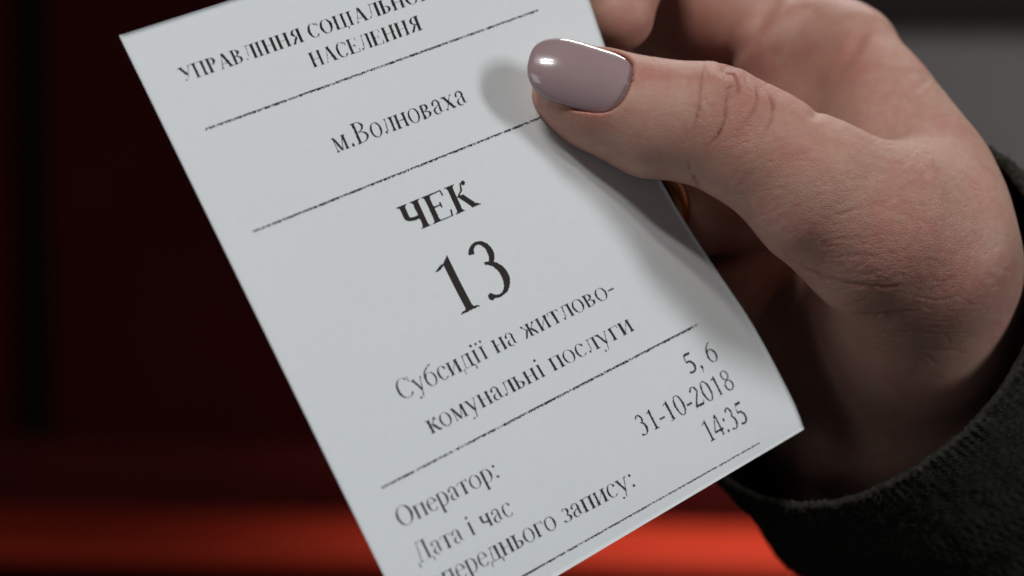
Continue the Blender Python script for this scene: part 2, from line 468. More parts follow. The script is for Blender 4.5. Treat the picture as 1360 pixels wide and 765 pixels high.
def cap(ch, bold, H, xs):
    p = Pen(bold, H, xs); w, t = p.w, p.t; r = 0.05 if H > .6 else .045
    if ch == 'П': p.stem(.16, 0, H); p.stem(.58, 0, H); p.L(.16, H - t/2, .58, H - t/2, t); adv = .74
    elif ch == 'Н': p.stem(.16, 0, H); p.stem(.58, 0, H); p.L(.16, H*.51, .58, H*.51, t); adv = .74
    elif ch == 'И': p.stem(.16, 0, H); p.stem(.58, 0, H); p.L(.18, H*.08, .56, H*.92, t*1.1); adv = .74
    elif ch == 'Ц':
        p.stem(.16, 0, H, a=0); p.stem(.56, 0, H, a=0); p.L(.08, t/2, .70, t/2, t); p.L(.695, 0.02, .69, -.15, t*1.4); adv = .74
    elif ch == 'У':
        p.L(.13, H, .39, H*.38, w); p.L(.62, H, .33, H*.10, t*1.2); p.serif(.13, H, False); p.serif(.62, H, False, t); p.dot(.22, H*.09, r); p.L(.22, t*.6, .34, t*.6+.01, t); adv = .70
    elif ch == 'Р': p.stem(.16, 0, H); p.arc(.24, H*.735, .31, H*.265, -90, 90); p.L(.16, H-t/2, .25, H-t/2, t); p.L(.16, H*.47+t/2, .25, H*.47+t/2, t); adv = .60
    elif ch == 'В':
        p.stem(.16, 0, H); p.arc(.24, H*.755, .28, H*.245, -90, 90); p.arc(.24, H*.265, .34, H*.265, -90, 90)
        for y in (H - t/2, H*.52, t/2): p.L(.16, y, .26, y, t)
        adv = .66
    elif ch == 'Ь':
        p.stem(.16, 0, H); p.arc(.24, H*.27, .31, H*.27, -90, 90)
        for y in (H*.54-t/2, t/2): p.L(.16, y, .26, y, t)
        adv = .60
    elif ch == 'Я':
        p.stem(.52, 0, H); p.arc(.42, H*.735, .30, H*.265, 90, 270); p.L(.42, H-t/2, .52, H-t/2, t); p.L(.40, H*.47+t/2, .52, H*.47+t/2, t)
        p.L(.34, H*.46, .12, 0, w*.85); adv = .68
    elif ch == 'А':
        p.L(.36, H, .60, 0, w); p.L(.35, H, .12, 0, t*1.2); p.L(.2, H*.32, .5, H*.32, t); p.serif(.12, 0, True, t); p.serif(.60, 0, True); adv = .72
    elif ch == 'Л':
        p.stem(.56, 0, H); p.L(.28, H, .22, H*.2, t*1.2); p.L(.26, H - t/2, .56, H - t/2, t); p.dot(.12, H*.09, r); p.L(.13, t*.6, .22, H*.2, t); p.serif(.28, H, False, t); adv = .70
    elif ch == 'Д':
        p.stem(.54, 0, H, a=0); p.L(.28, H, .17, 0, t*1.2); p.L(.26, H - t/2, .56, H - t/2, t); p.L(.04, t/2, .68, t/2, t)
        p.L(.055, 0.02, .04, -.15, t*1.6); p.L(.67, 0.02, .68, -.15, t*1.6); p.serif(.28, H, False, t); adv = .72
    elif ch == 'І': p.stem(.17, 0, H); adv = .35
    elif ch == 'С': p.arc(.37, H/2, .32, H*.515, 42, 322); p.L(.62, H*.97, .63, H*.68, t*1.2); adv = .67
    elif ch == 'О': p.arc(.37, H/2, .33, H*.515, 0, 360, n=36); adv = .74
    elif ch == 'Г': p.stem(.16, 0, H); p.L(.16, H - t/2, .52, H - t/2, t); p.L(.52, H, .54, H*.74, t*1.3); adv = .57
    elif ch == 'Т': p.stem(.31, 0, H, b=0); p.L(.05, H - t/2, .57, H - t/2, t); p.L(.05, H, .035, H*.76, t*1.2); p.L(.57, H, .585, H*.76, t*1.2); adv = .62
    elif ch == 'Е':
        p.stem(.16, 0, H); p.L(.16, H - t/2, .54, H - t/2, t); p.L(.16, H*.52, .42, H*.52, t); p.L(.16, t/2, .56, t/2, t)
        p.L(.54, H, .55, H*.78, t*1.2); p.L(.41, H*.62, .42, H*.42, t*1.2); p.L(.56, 0, .60, H*.24, t*1.4); adv = .64
    elif ch == 'Ч': p.stem(.50, 0, H); p.stem(.14, H*.50, H, a=0); p.arc(.37, H*.55, .23 + w/2, H*.19, 180, 300, tk=t*2.6); adv = .66
    elif ch == 'К':
        p.stem(.16, 0, H); p.L(.24, H*.52, .40, H*.70, t*1.3); p.L(.40, H*.70, .45, H*.95, t*1.4); p.dot(.52, H*.92, r*1.15)
        p.L(.32, H*.56, .58, 0, w*.95); p.serif(.60, 0, True, w*.7); adv = .68
    elif ch == 'Х':
        p.L(.14, H, .56, 0, w); p.L(.54, H, .14, 0, t*1.3); p.serif(.14, H, False); p.serif(.56, 0, True); p.serif(.54, H, False, t); p.serif(.14, 0, True, t); adv = .70
    elif ch == 'Ж':
        p.stem(.44, 0, H); p.L(.42, H*.52, .22, H*.66, t*1.3); p.L(.24, H*.64, .15, H*.94, t*1.3); p.dot(.12, H*.90, r)
        p.L(.32, H*.56, .10, 0, w*.8); p.L(.46, H*.52, .66, H*.66, t*1.3); p.L(.64, H*.64, .73, H*.94, t*1.3); p.dot(.76, H*.90, r)
        p.L(.56, H*.56, .78, 0, w*.8); adv = .88
    elif ch == 'З':
        p.arc(.27, H*.75, .22, H*.26, -80, 150); p.arc(.26, H*.26, .27, H*.27, -150, 90); p.dot(.08, H*.14, r); adv = .56
    elif ch == 'М':
        p.stem(.66, 0, H); p.L(.16, H, .40, 0.02, w*.9); p.L(.16, 0, .15, H, t*1.2); p.L(.64, H, .40, 0, t*1.2); p.serif(.16, 0, True, t); p.serif(.14, H, False, t*2); adv = .82
    return p.q, adv * xs

def glyph(ch, bold=False):
    if ch == ' ': return [], .25
    if ch in '0123456789':
        p = Pen(bold); w, t = p.w, p.t
        if bold: w = .11
        if ch == '0': p.arc(.25, .33, .215, .345, 0, 360, wk=w*.85, n=36)
        if ch == '1': p.quad([(.215, 0.02), (.215 + w, 0.02), (.215 + w, .67), (.215, .60)]); p.L(.225, .60, .10, .545, t*1.2); p.quad([(.12, 0), (.40, 0), (.36, .025), (.16, .025)]); p.quad([(.20, .02), (.33, .02), (.31, .06), (.22, .06)])
        if ch == '2': p.arc(.23, .47, .19, .20, 5, 165, wk=w*.9, tk=t*1.6); p.L(.37, .47, .07, .05, w*.7); p.quad([(.03, 0), (.42, 0), (.44, .075), (.05, .075)]); p.L(.43, .05, .47, .15, t)
        if ch == '3': p.arc(.22, .51, .165, .165, -75, 160, wk=w*.82, tk=t*1.4); p.arc(.20, .205, .225, .215, -120, 88, wk=w, tk=t*1.2); p.dot(.085, .035, .042)
        if ch == '4': p.quad([(.30, 0), (.30 + w*.85, 0), (.30 + w*.85, .67), (.30, .60)]); p.L(.32, .66, .02, .20, t*1.4); p.quad([(.01, .155), (.47, .155), (.47, .22), (.01, .22)])
        if ch == '5': p.quad([(.15, .585), (.42, .585), (.45, .665), (.18, .665)]); p.L(.175, .66, .10, .40, t*1.3); p.arc(.19, .21, .235, .215, -125, 118, wk=w, tk=t*2); p.dot(.075, .045, .04)
        if ch == '6': p.arc(.25, .215, .215, .225, 0, 360, wk=w*.85, n=32); p.arc(.47, .20, .435, .47, 98, 180, wk=w*.85, tk=t)
        if ch == '8': p.arc(.25, .51, .165, .165, 0, 360, wk=w*.6, tk=t*1.3, n=28); p.arc(.25, .17, .20, .18, 0, 360, wk=w*.75, tk=t*1.3, n=28)
        return p.q, .5
    if ch in '.,:-':
        p = Pen(bold)
        if ch == '-': p.quad([(.04, .19), (.29, .19), (.29, .25), (.04, .25)]); return p.q, .333
        p.dot(.125, .045, .055)
        if ch == ':': p.dot(.135, .40, .055); return p.q, .278
        if ch == ',': p.L(.16, .03, .07, -.13, t_ if False else .04)
        return p.q, .25
    if ch.isupper() or ch in 'І': return cap(ch, bold, .66, .98)
    X = .45
    p = Pen(bold); w, t = p.w * .92, p.t
    p.w = w; p.H = X; p.sf = .05
    if ch == 'о': p.arc(.25, X/2, .225, X*.53, 0, 360, wk=w*.9, n=32); return p.q, .50
    if ch == 'с': p.arc(.24, X/2, .205, X*.53, 45, 320, wk=w*.95); p.dot(.37, X*.80, .045); return p.q, .44
    if ch == 'е': p.arc(.24, X/2, .205, X*.53, 5, 325, wk=w*.9); p.L(.06, X*.58, .43, X*.58, t); return p.q, .44
    if ch == 'а':
        p.quad([(.27, .06), (.27 + w*.9, .03), (.27 + w*.9, .33), (.27, .33)]); p.arc(.20, .32, .16, .14, -5, 165, wk=w*.85, tk=t*1.3); p.dot(.085, .33, .042)
        p.arc(.20, .115, .165, .125, 95, 300, wk=w*.95, tk=t*1.2); p.L(.20, .235, .28, .27, t); p.L(.34, .03, .44, .06, t*1.2); return p.q, .44
    if ch == 'р':
        p.stem(.12, -.21, X, 1, 0); p.arc(.25, X/2, .215, X*.53, -150, 150, wk=w*.95); p.L(.03, X - .03, .13, X, t*1.4); return p.q, .50
    if ch == 'у':
        p.L(.09, X, .28, .04, w*.95); p.L(.42, X, .20, -.17, t*1.3); p.dot(.09, -.165, .045); p.serif(.09, X, False, w); p.serif(.42, X, False, t); p.L(.09, -.19, .20, -.17, t*1.2); return p.q, .50
    if ch == 'б':
        p.arc(.25, X/2 - .005, .225, X*.53, 0, 360, wk=w*.9, n=32); p.arc(.36, .30, .33, .32, 95, 178, wk=w*.8, tk=t*2); p.L(.33, .61, .44, .67, t*2.2); return p.q, .51
    if ch in 'ії':
        p.stem(.145, 0, X)
        if ch == 'і': p.dot(.14, .60, .055)
        else: p.dot(.045, .59, .05); p.dot(.235, .59, .05)
        return p.q, .30
    if ch == 'д':
        q, a = cap('Д', bold, X, .74); return q, a
    if ch == 'м': return cap('М', bold, X, .76)
    q, a = cap(ch.upper(), bold, X, .72)
    return q, a

def raster(quads, U0, U1, V0, V1, T):
    """coverage of the printer's dots; quads in em, T maps em -> mm (U right, V down)"""
    ss = 3
    nx = int((U1 - U0) / CELL) + 1; ny = int((V1 - V0) / CELL) + 1
    cov = np.zeros((nx * ss, ny * ss), bool)
    st = CELL / ss
    for q in quads:
        P = T(q)
        a, b = P.min(0), P.max(0)
        i0 = max(int((a[0] - U0) / st) - 1, 0); i1 = min(int((b[0] - U0) / st) + 2, nx * ss)
        j0 = max(int((a[1] - V0) / st) - 1, 0); j1 = min(int((b[1] - V0) / st) + 2, ny * ss)
        if i1 <= i0 or j1 <= j0: continue
        gx = U0 + (np.arange(i0, i1)[:, None] + .5) * st
        gy = V0 + (np.arange(j0, j1)[None, :] + .5) * st
        ins_p = np.ones((i1 - i0, j1 - j0), bool); ins_n = ins_p.copy()
        n = len(P)
        for k in range(n):
            x0, y0 = P[k]; x1, y1 = P[(k + 1) % n]
            c = (x1 - x0) * (gy - y0) - (y1 - y0) * (gx - x0)
            ins_p &= c >= 0; ins_n &= c <= 0
        cov[i0:i1, j0:j1] |= ins_p | ins_n
    return cov.reshape(nx, ss, ny, ss).mean((1, 3))

def ink_mesh(name, cov, U0, V0, fade=0.0, seed=1, thin=0.0):
    r = np.random.default_rng(seed)
    nx, ny = cov.shape
    gi, gj = np.meshgrid(np.arange(nx), np.arange(ny), indexing='ij')
    pn = np.stack([gi * .35, gj * .12, gi * 0. + seed], -1)
    patch = vnoise(pn, seed) * .30 + vnoise(pn * [.22, .5, 1], seed + 5) * .22
    far = (np.pad(cov, 2)[2:-2, 4:] + np.pad(cov, 2)[2:-2, :-4]) / 2
    rag = vnoise(np.stack([gi * .55, gj * .55, gi * 0. + 3], -1), seed + 9)
    ink = cov * 1.15 + rag * .8 * (cov < .99) + patch * (cov < .93) + r.normal(0, .20, cov.shape) * (cov < .97) + r.normal(0, .05, cov.shape) - thin * (1 - far)
    # weak dots (thin strokes) drop out, as on the worn print head
    nb = (np.pad(cov, 1)[2:, 1:-1] + np.pad(cov, 1)[:-2, 1:-1] + np.pad(cov, 1)[1:-1, 2:] + np.pad(cov, 1)[1:-1, :-2]) / 4
    ink = ink - fade * np.clip(1.0 - nb, 0, 1) - .12 * (rag > .35)
    ink = np.clip((ink - .12) * 1.25, 0, 1)
    # no gaps inside broad strokes
    sel = (cov > .12) & (ink > .10)
    ii, jj = np.nonzero(sel)
    n = len(ii)
    # dots as quads with their own corners (flush neighbours share positions only)
    U = U0 + np.stack([ii, ii + 1, ii + 1, ii], 1) * CELL
    V = V0 + np.stack([jj, jj, jj + 1, jj + 1], 1) * CELL
    P = paper(U.ravel() / TICKET_U, V.ravel() / TICKET_V, 0.03)
    f = np.arange(4 * n).reshape(-1, 4)[:, ::-1]
    o = mesh_obj(name, world(P), np.ascontiguousarray(f), M_ink, ticket, smooth=False)
    attr(o, 'ink', np.repeat(ink[ii, jj], 4))
    return o

def text_line(txt, p0, p1, cap_px, bold=False, seed=1, fade=.45, u_end=None, stretch=1.0):
    u0, v0 = px_to_uv(*p0); u1, v1 = px_to_uv(*p1)
    vm = (v0 + v1) / 2
    quads = []; x = 0
    for ch in txt:
        g, a = glyph(ch, bold)
        quads += [q + np.array([x, 0]) for q in g]
        x += a
    kx = (u1 - u0) * TICKET_U / x
    # height: photograph pixels across the baseline -> mm along v
    a = np.array(paper_px((u0 + u1) / 2, vm)); b = np.array(paper_px((u0 + u1) / 2, vm + 0.01))
    ky = cap_px / 0.66 / np.linalg.norm(b - a) * 0.01 * TICKET_V
    base_v0, base_v1 = v0 * TICKET_V, v1 * TICKET_V
    base_v0 = base_v1 = (base_v0 + base_v1) / 2
    T = lambda q: np.stack([u0 * TICKET_U + q[:, 0] * kx, base_v0 - q[:, 1] * ky], 1)
    U0 = u0 * TICKET_U - 1; V0 = base_v0 - ky * .9
    cov = raster(quads, U0, u1 * TICKET_U + 1, V0, base_v0 + ky * .32, T)
    return ink_mesh('printed_text', cov, U0, V0, fade, seed, fade * .75)

def rule(p0, p1, seed):
    u0, v0 = px_to_uv(*p0); u1, v1 = px_to_uv(*p1)
    vm = (v0 + v1) / 2 * TICKET_V
    U0 = u0 * TICKET_U; V0 = vm - .25
    nx = int((u1 - u0) * TICKET_U / CELL); ny = 5
    cov = np.zeros((nx, ny)); cov[:, 1:4] = .80; cov[:, 4] = .35
    cov[:, 1] = .5
    nn = vnoise(np.stack([np.arange(nx) * .16, np.zeros(nx), np.zeros(nx) + seed], -1), seed)
    nn2 = vnoise(np.stack([np.arange(nx) * .03, np.zeros(nx), np.zeros(nx) + seed], -1), seed + 3)
    lvl = .92 + .18 * nn2 + .45 * np.minimum(nn + .35, 0)
    step = ((np.arange(nx) // 5 + seed) % 2) * .35 + (rng.random(nx) < .10) * .35
    lvl = lvl - (rng.random(nx) < .06) * .5
    cov[:, 1] = np.clip(lvl - .05 - step + .3 * rng.random(nx), 0, 1); cov[:, 2] = np.clip(lvl, 0.1, .98); cov[:, 3] = np.clip(lvl * .55 + step, .05, .95)
    return ink_mesh('printed_rule', cov, U0, V0, 0, seed)

text_line('УПРАВЛІННЯ СОЦІАЛЬНОГО ЗАХИСТУ', (243, 109), (712, -49), 19.5, True, 3, .50)
text_line('НАСЕЛЕННЯ', (416, 91), (562, 39), 21, True, 4, .50)
text_line('м.Волноваха', (446, 204), (622, 136), 29, False, 5, .38)
text_line('ЧЕК', (543, 312), (637, 272), 39, True, 6, .38)
text_line('13', (601, 423), (693, 380), 79, False, 7, .0)
text_line('Субсидії на житлово-', (533, 534), (821, 389), 27.5, False, 8, .50)
text_line('комунальні послуги', (572, 576), (845, 439), 27.5, False, 9, .50)
text_line('5, 6', (916, 497), (957, 477), 27.5, False, 10, .22)
text_line('31-10-2018', (853, 581), (978, 513), 27.5, False, 11, .18)
text_line('14:35', (941, 588), (997, 559), 27.5, False, 12, .18)
text_line('Оператор:', (532, 702), (667, 632), 27.5, False, 13, .50)
text_line('Дата і час', (556, 750), (684, 682), 27.5, False, 14, .50)
text_line('попереднього запису:', (560, 796), (848, 645), 27.5, False, 15, .50)
rule((272, 172), (715, 13), 21)
rule((335, 307), (775, 134), 22)
rule((507, 648), (928, 430), 23)
rule((604, 820), (1008, 586), 24)

# ------------------------------------------------------------------ the hand
# tapered limbs (px, py, depth mm, radius px) joined into one skin
def rc(P, a, b):
    A, ra = Q(*a[:3]).astype(np.float32), a[3] * S
    B, rb = Q(*b[:3]).astype(np.float32), b[3] * S
    ba = B - A
    pa = P - A
    h = np.clip((pa @ ba) / float(ba @ ba), 0, 1)
    d = pa - h[:, None] * ba
    return np.sqrt((d * d).sum(1)) - (ra + (rb - ra) * h)

def smin(a, b, k):
    h = np.clip(k - np.abs(a - b), 0, None) / k
    return np.minimum(a, b) - h * h * k * 0.25

def smax(a, b, k): return -smin(-a, -b, k)

def chain(P, pts, k=1.5):
    d = rc(P, pts[0], pts[1])
    for i in range(1, len(pts) - 1):
        d = smin(d, rc(P, pts[i], pts[i + 1]), k)
    return d

# nail frame
NB = Q(828, 137, -8.6); NT = Q(696, 100, -8.2)
e_l = (NT - NB); NL = np.linalg.norm(e_l); e_l = e_l / NL
e_n = np.array([0, 0, 1.0]); e_n -= e_l * (e_n @ e_l); e_n /= np.linalg.norm(e_n)
e_u = np.cross(e_n, e_l)
if e_u[1] < 0: e_u = -e_u
PHI = math.radians(22)
n_c = math.cos(PHI) * e_n + math.sin(PHI) * e_u
n_s = -math.sin(PHI) * e_n + math.cos(PHI) * e_u
ALPHA = math.radians(49)
def nail_R(s):
    return 7.15 + 0.75 * np.sin(np.pi * np.clip(s, 0, 1)) ** 0.9 * 0.55 - 1.1 * np.clip((s - .62) / .38, 0, 1.3) ** 2 + 0.10 * s
def nail_half(s):
    s = np.clip(s, 0, 1)
    b = np.clip(s / .30, 0, 1); t = np.clip((s - .66) / .34, 0, 1)
    hb = (1 - (1 - b) ** 2.7) ** (1 / 2.5)
    ht = (1 - t ** 2.9) ** (1 / 2.4)
    return hb * ht * (0.93 + 0.07 * np.sin(np.pi * s))

def hand_sdf(P):
    P = P.astype(np.float32)
    # thumb
    th = chain(P, [(771, 122, -8.3, 60), (800, 133, -8.7, 66), (868, 157, -8.7, 76), (945, 166, -7.5, 79), (1010, 200, -6.5, 80),
                   (1086, 254, -7, 97), (1165, 304, -9.3, 114), (1222, 330, -15, 122), (1232, 420, -28, 121), (1208, 510, -45, 136)], 3.0)
    th = smin(th, rc(P, (735, 128, -10, 28), (775, 150, -11, 42)), 2.0)
    # pad of thumb bulges toward the paper
    th = smin(th, rc(P, (790, 140, -11.5, 52), (860, 165, -11, 58)), 3.0)
    # back of the hand, index metacarpal
    bk = chain(P, [(1075, 60, -47, 74), (1110, 76, -45, 80), (1152, 150, -43, 92), (1186, 215, -38, 100), (1225, 330, -36, 118), (1200, 450, -48, 160)], 5.0)
    # index finger, out of the frame and back down to the ticket
    ix = chain(P, [(1040, 30, -52, 66), (955, 18, -52, 80), (900, 0, -57, 84), (860, -90, -56, 66), (845, -110, -50, 60), (838, -70, -36, 54), (832, -30, -29, 52), (822, 22, -25.5, 50)], 2.2)
    ix = smin(ix, rc(P, (960, 340, -36, 44), (860, 340, -34, 44)), .5)
    ix = smin(ix, rc(P, (885, 70, -60, 62), (960, 75, -58, 66)), 1.5)
    web = chain(P, [(1028, 68, -48, 72), (1058, 140, -48, 72), (1100, 220, -38, 70)], 3)
    rg = chain(P, [(1138, 64, -39, 60), (1165, 135, -33, 76), (1192, 215, -29, 96), (1215, 300, -28, 105)], 4)
    # thenar and palm
    pm = chain(P, [(1130, 200, -42, 120), (1120, 360, -48, 130), (1150, 520, -60, 150)], 5)
    tn = chain(P, [(1205, 330, -18, 112), (1212, 420, -32, 130), (1185, 520, -50, 155), (1170, 600, -68, 185)], 5)
    hy = chain(P, [(1085, 440, -68, 76), (1085, 560, -70, 96), (1105, 625, -70, 100)], 5)
    # three fingers folded behind the ticket
    f1 = chain(P, [(1075, 250, -46, 66), (985, 290, -32, 55), (915, 290, -24.5, 52), (835, 270, -23, 46)], 2)
    f2 = chain(P, [(1085, 370, -52, 62), (1015, 345, -36, 44), (965, 400, -28, 50), (880, 400, -26, 46)], 2)
    f3 = chain(P, [(1085, 440, -60, 60), (1030, 450, -52, 46), (970, 480, -46, 44), (900, 470, -44, 40)], 2)
    wr = chain(P, [(1165, 490, -62, 212), (1235, 600, -95, 235), (1340, 740, -150, 250)], 5)
    fs = smin(smin(f1, f2, .8), f3, .8)
    d = smin(bk, pm, 6)
    d = smin(d, web, 3)
    d = smin(d, ix, 1.6)
    d = smin(d, rg, 2.4)
    d = smin(d, hy, 6)
    d = smin(d, fs, 3.0)
    d = smin(d, wr, 9)
    d = smin(d, tn, 5)
    fl_ = chain(P, [(1182, 205, -30, 96), (1226, 262, -26, 102), (1240, 335, -25, 109)], 4)
    d = smin(d, fl_, 6)
    d = smin(d, th, 7.5)
    # nail bed: the skin opens for the nail plate and rises round it
    q = P - NB.astype(np.float32)
    s = (q @ e_l.astype(np.float32)) / NL
    a = q @ n_c.astype(np.float32); b = q @ n_s.astype(np.float32)
    r = np.sqrt(a * a + b * b); thv = np.arctan2(b, a)
    hw = nail_half(s) * ALPHA * nail_R(s)
    side = np.abs(thv) * r - hw - 0.15
    ends = np.maximum(-s * NL - 0.15, (s - 1) * NL - 4.0)
    cut = np.maximum(np.maximum(side, ends), (nail_R(s) - 0.55) - r)
    cut = np.where(s > .9, np.maximum(np.abs(thv) * r - nail_half(np.minimum(s, .9)) * ALPHA * nail_R(s), nail_R(s) - .5 - r), cut)
    d = smax(d, -cut, 0.5)
    return d

h = 0.32
lo = np.array([3.0, -62.0, -172.0]); hi = np.array([100.0, 66.0, 12.0])
B = 8
nb = np.ceil((hi - lo) / (h * B)).astype(int)
dim = nb * B + 1
VOL = np.full(dim, 50.0, dtype=np.float32)
bi = np.stack(np.meshgrid(*[np.arange(n) for n in nb], indexing='ij'), -1).reshape(-1, 3)
cen = lo + (bi + 0.5) * h * B
cd_ = np.concatenate([hand_sdf(c) for c in np.array_split(cen, 8)])
# sign for the untouched blocks
sgn = np.where(cd_ < 0, -50.0, 50.0).reshape(nb)
VOL[:nb[0]*B, :nb[1]*B, :nb[2]*B] = np.repeat(np.repeat(np.repeat(sgn, B, 0), B, 1), B, 2)
act = bi[np.abs(cd_) < h * B * 0.87 + 1.6]
off = np.stack(np.meshgrid(*[np.arange(B + 1)] * 3, indexing='ij'), -1).reshape(-1, 3)
for ch in np.array_split(act, max(1, len(act) // 900)):
    I = (ch[:, None, :] * B + off[None]).reshape(-1, 3)
    v = hand_sdf(lo + I * h)
    VOL[I[:, 0], I[:, 1], I[:, 2]] = v
print('blocks', len(act), 'of', len(bi), 'vol', VOL.shape)

def surface_nets(V):
    s = V < 0
    c = [s[i:V.shape[0]-1+i, j:V.shape[1]-1+j, k:V.shape[2]-1+k] for i in (0, 1) for j in (0, 1) for k in (0, 1)]
    cnt = sum(x.astype(np.int8) for x in c)
    m = (cnt > 0) & (cnt < 8)
    cells = np.argwhere(m)
    vid = np.full(m.shape, -1, np.int32)
    vid[m] = np.arange(len(cells))
    cv = np.stack([V[cells[:, 0] + i, cells[:, 1] + j, cells[:, 2] + k] for i in (0, 1) for j in (0, 1) for k in (0, 1)], 1)
    cp = np.array([(i, j, k) for i in (0, 1) for j in (0, 1) for k in (0, 1)], float)
    acc = np.zeros((len(cells), 3)); n = np.zeros(len(cells))
    for a in range(8):
        for b in range(a + 1, 8):
            if np.abs(cp[a] - cp[b]).sum() != 1: continue
            va, vb = cv[:, a], cv[:, b]
            x = (va < 0) != (vb < 0)
            t = np.where(x, va / np.where(x, va - vb, 1), 0)
            pt = cp[a] + t[:, None] * (cp[b] - cp[a])
            acc += pt * x[:, None]; n += x
    verts = cells + acc / n[:, None]
    faces = []
    for ax in range(3):
        sl0 = [slice(1, -1)] * 3; sl1 = [slice(1, -1)] * 3
        sl0[ax] = slice(0, -1); sl1[ax] = slice(1, None)
        e0 = s[tuple(sl0)]; e1 = s[tuple(sl1)]
        E = np.argwhere(e0 != e1)
        base = E.copy()
        for q in range(3):
            if q != ax: base[:, q] += 1
        u, w_ = (ax + 1) % 3, (ax + 2) % 3
        def cell(du, dw):
            c_ = base.copy(); c_[:, u] += du; c_[:, w_] += dw
            return vid[c_[:, 0], c_[:, 1], c_[:, 2]]
        qd = np.stack([cell(-1, -1), cell(0, -1), cell(0, 0), cell(-1, 0)], 1)
        flip = ~e0[E[:, 0], E[:, 1], E[:, 2]]
        qd[flip] = qd[flip][:, ::-1]
        faces.append(qd)
    faces = np.concatenate(faces)
    return verts, faces[(faces >= 0).all(1)]

hv, hf = surface_nets(VOL)
# drop stray pieces cut off by the far end of the volume is not needed: the forearm ends inside the sleeve
hv = lo + hv * h
# relax the grid stepping, then sit the points back on the true surface
def neighbours_avg(v, f):
    acc = np.zeros_like(v); n = np.zeros(len(v))
    for k in range(4):
        a, b = f[:, k], f[:, (k + 1) % 4]
        for x in range(3):
            acc[:, x] += np.bincount(a, v[b, x], len(v)) + np.bincount(b, v[a, x], len(v))
        n += np.bincount(a, minlength=len(v)) + np.bincount(b, minlength=len(v))
    return acc / np.maximum(n, 1)[:, None]
for _ in range(2):
    hv = hv * .5 + neighbours_avg(hv, hf) * .5
e = 0.15
gr = np.stack([hand_sdf(hv + np.eye(3)[k] * e) - hand_sdf(hv - np.eye(3)[k] * e) for k in range(3)], 1)
nrm = gr / np.maximum(np.linalg.norm(gr, axis=1, keepdims=True), 1e-6)
hv = hv - nrm * np.clip(hand_sdf(hv), -.25, .25)[:, None]

# creases along lines on the skin (photograph pixels -> subject's frame), pressed into the surface
def seg_dist(px, py, line):
    best = np.full(len(px), 1e9)
    for (x0, y0), (x1, y1) in zip(line[:-1], line[1:]):
        dx, dy = x1 - x0, y1 - y0
        t = np.clip(((px - x0) * dx + (py - y0) * dy) / (dx * dx + dy * dy), 0, 1)
        best = np.minimum(best, np.hypot(px - x0 - t * dx, py - y0 - t * dy))
    return best
kk = S * (D - hv[:, 2]) / D
PX = hv[:, 0] / kk + 680; PY = 382.5 - hv[:, 1] / kk
front_ = nrm[:, 2] > -0.1
CR = [  # polyline, half width px, depth mm, z limit
    ([(936, 80), (931, 105), (929, 135), (925, 160), (916, 178)], 2.6, .34, -16),
    ([(966, 118), (965, 135), (962, 160), (955, 178), (942, 195)], 3.0, .5, -16),
    ([(962, 119), (972, 114)], 2.6, .4, -16),
    ([(962, 88), (976, 98), (981, 112), (982, 128)], 2.6, .5, -16),
    ([(1004, 112), (1006, 130), (1000, 148), (985, 166)], 2.6, .4, -16),
    ([(1018, 118), (1027, 140), (1023, 163), (1012, 182)], 2.6, .4, -16),
    ([(888, 88), (887, 120)], 2.2, .08, -16),
    ([(922, 232), (929, 250)], 4.0, .3, -16),
    ([(1034, 318), (1048, 340), (1070, 357), (1102, 371), (1140, 380), (1180, 383), (1222, 378)], 3.4, .26, -30),
    ([(1085, 323), (1118, 318), (1160, 314), (1192, 305)], 2.4, .15, -30),
    ([(1075, 345), (1120, 341), (1165, 340), (1205, 330)], 2.6, .14, -30),
    ([(1080, 292), (1120, 283), (1160, 272), (1192, 261)], 2.4, .16, -30),
    ([(1060, 262), (1110, 255), (1150, 250)], 2.2, .12, -30),
    ([(1192, 253), (1204, 246), (1217, 240)], 3.4, .16, -30),
    ([(1188, 264), (1215, 270), (1240, 274)], 2.4, .18, -30),
    ([(1195, 284), (1225, 292), (1250, 300)], 2.4, .16, -30),
    ([(1130, 417), (1170, 419), (1222, 413)], 3.0, .28, -30),
    ([(1140, 440), (1185, 443), (1230, 436)], 2.6, .12, -30),
    ([(1035, 215), (1060, 206), (1085, 196)], 2.2, .12, -30),
    ([(1143, 45), (1132, 68), (1112, 98), (1096, 124), (1082, 152)], 9.0, .4, -70),
    ([(1024, 0), (1012, 26), (992, 55), (965, 88)], 10.0, .7, -70),
    ([(1076, 18), (1052, 50), (1030, 72)], 12.0, .3, -70),
    ([(1230, 108), (1205, 128), (1190, 150)], 6.0, .15, -70),
]
GX0, GY0, GW, GH, GS = 680, -40, 700, 760, 1.5       # relief map of the skin, 1.5 cells per pixel
relief = np.zeros((int(GW * GS), int(GH * GS)), np.float32)
tint = np.zeros_like(relief)
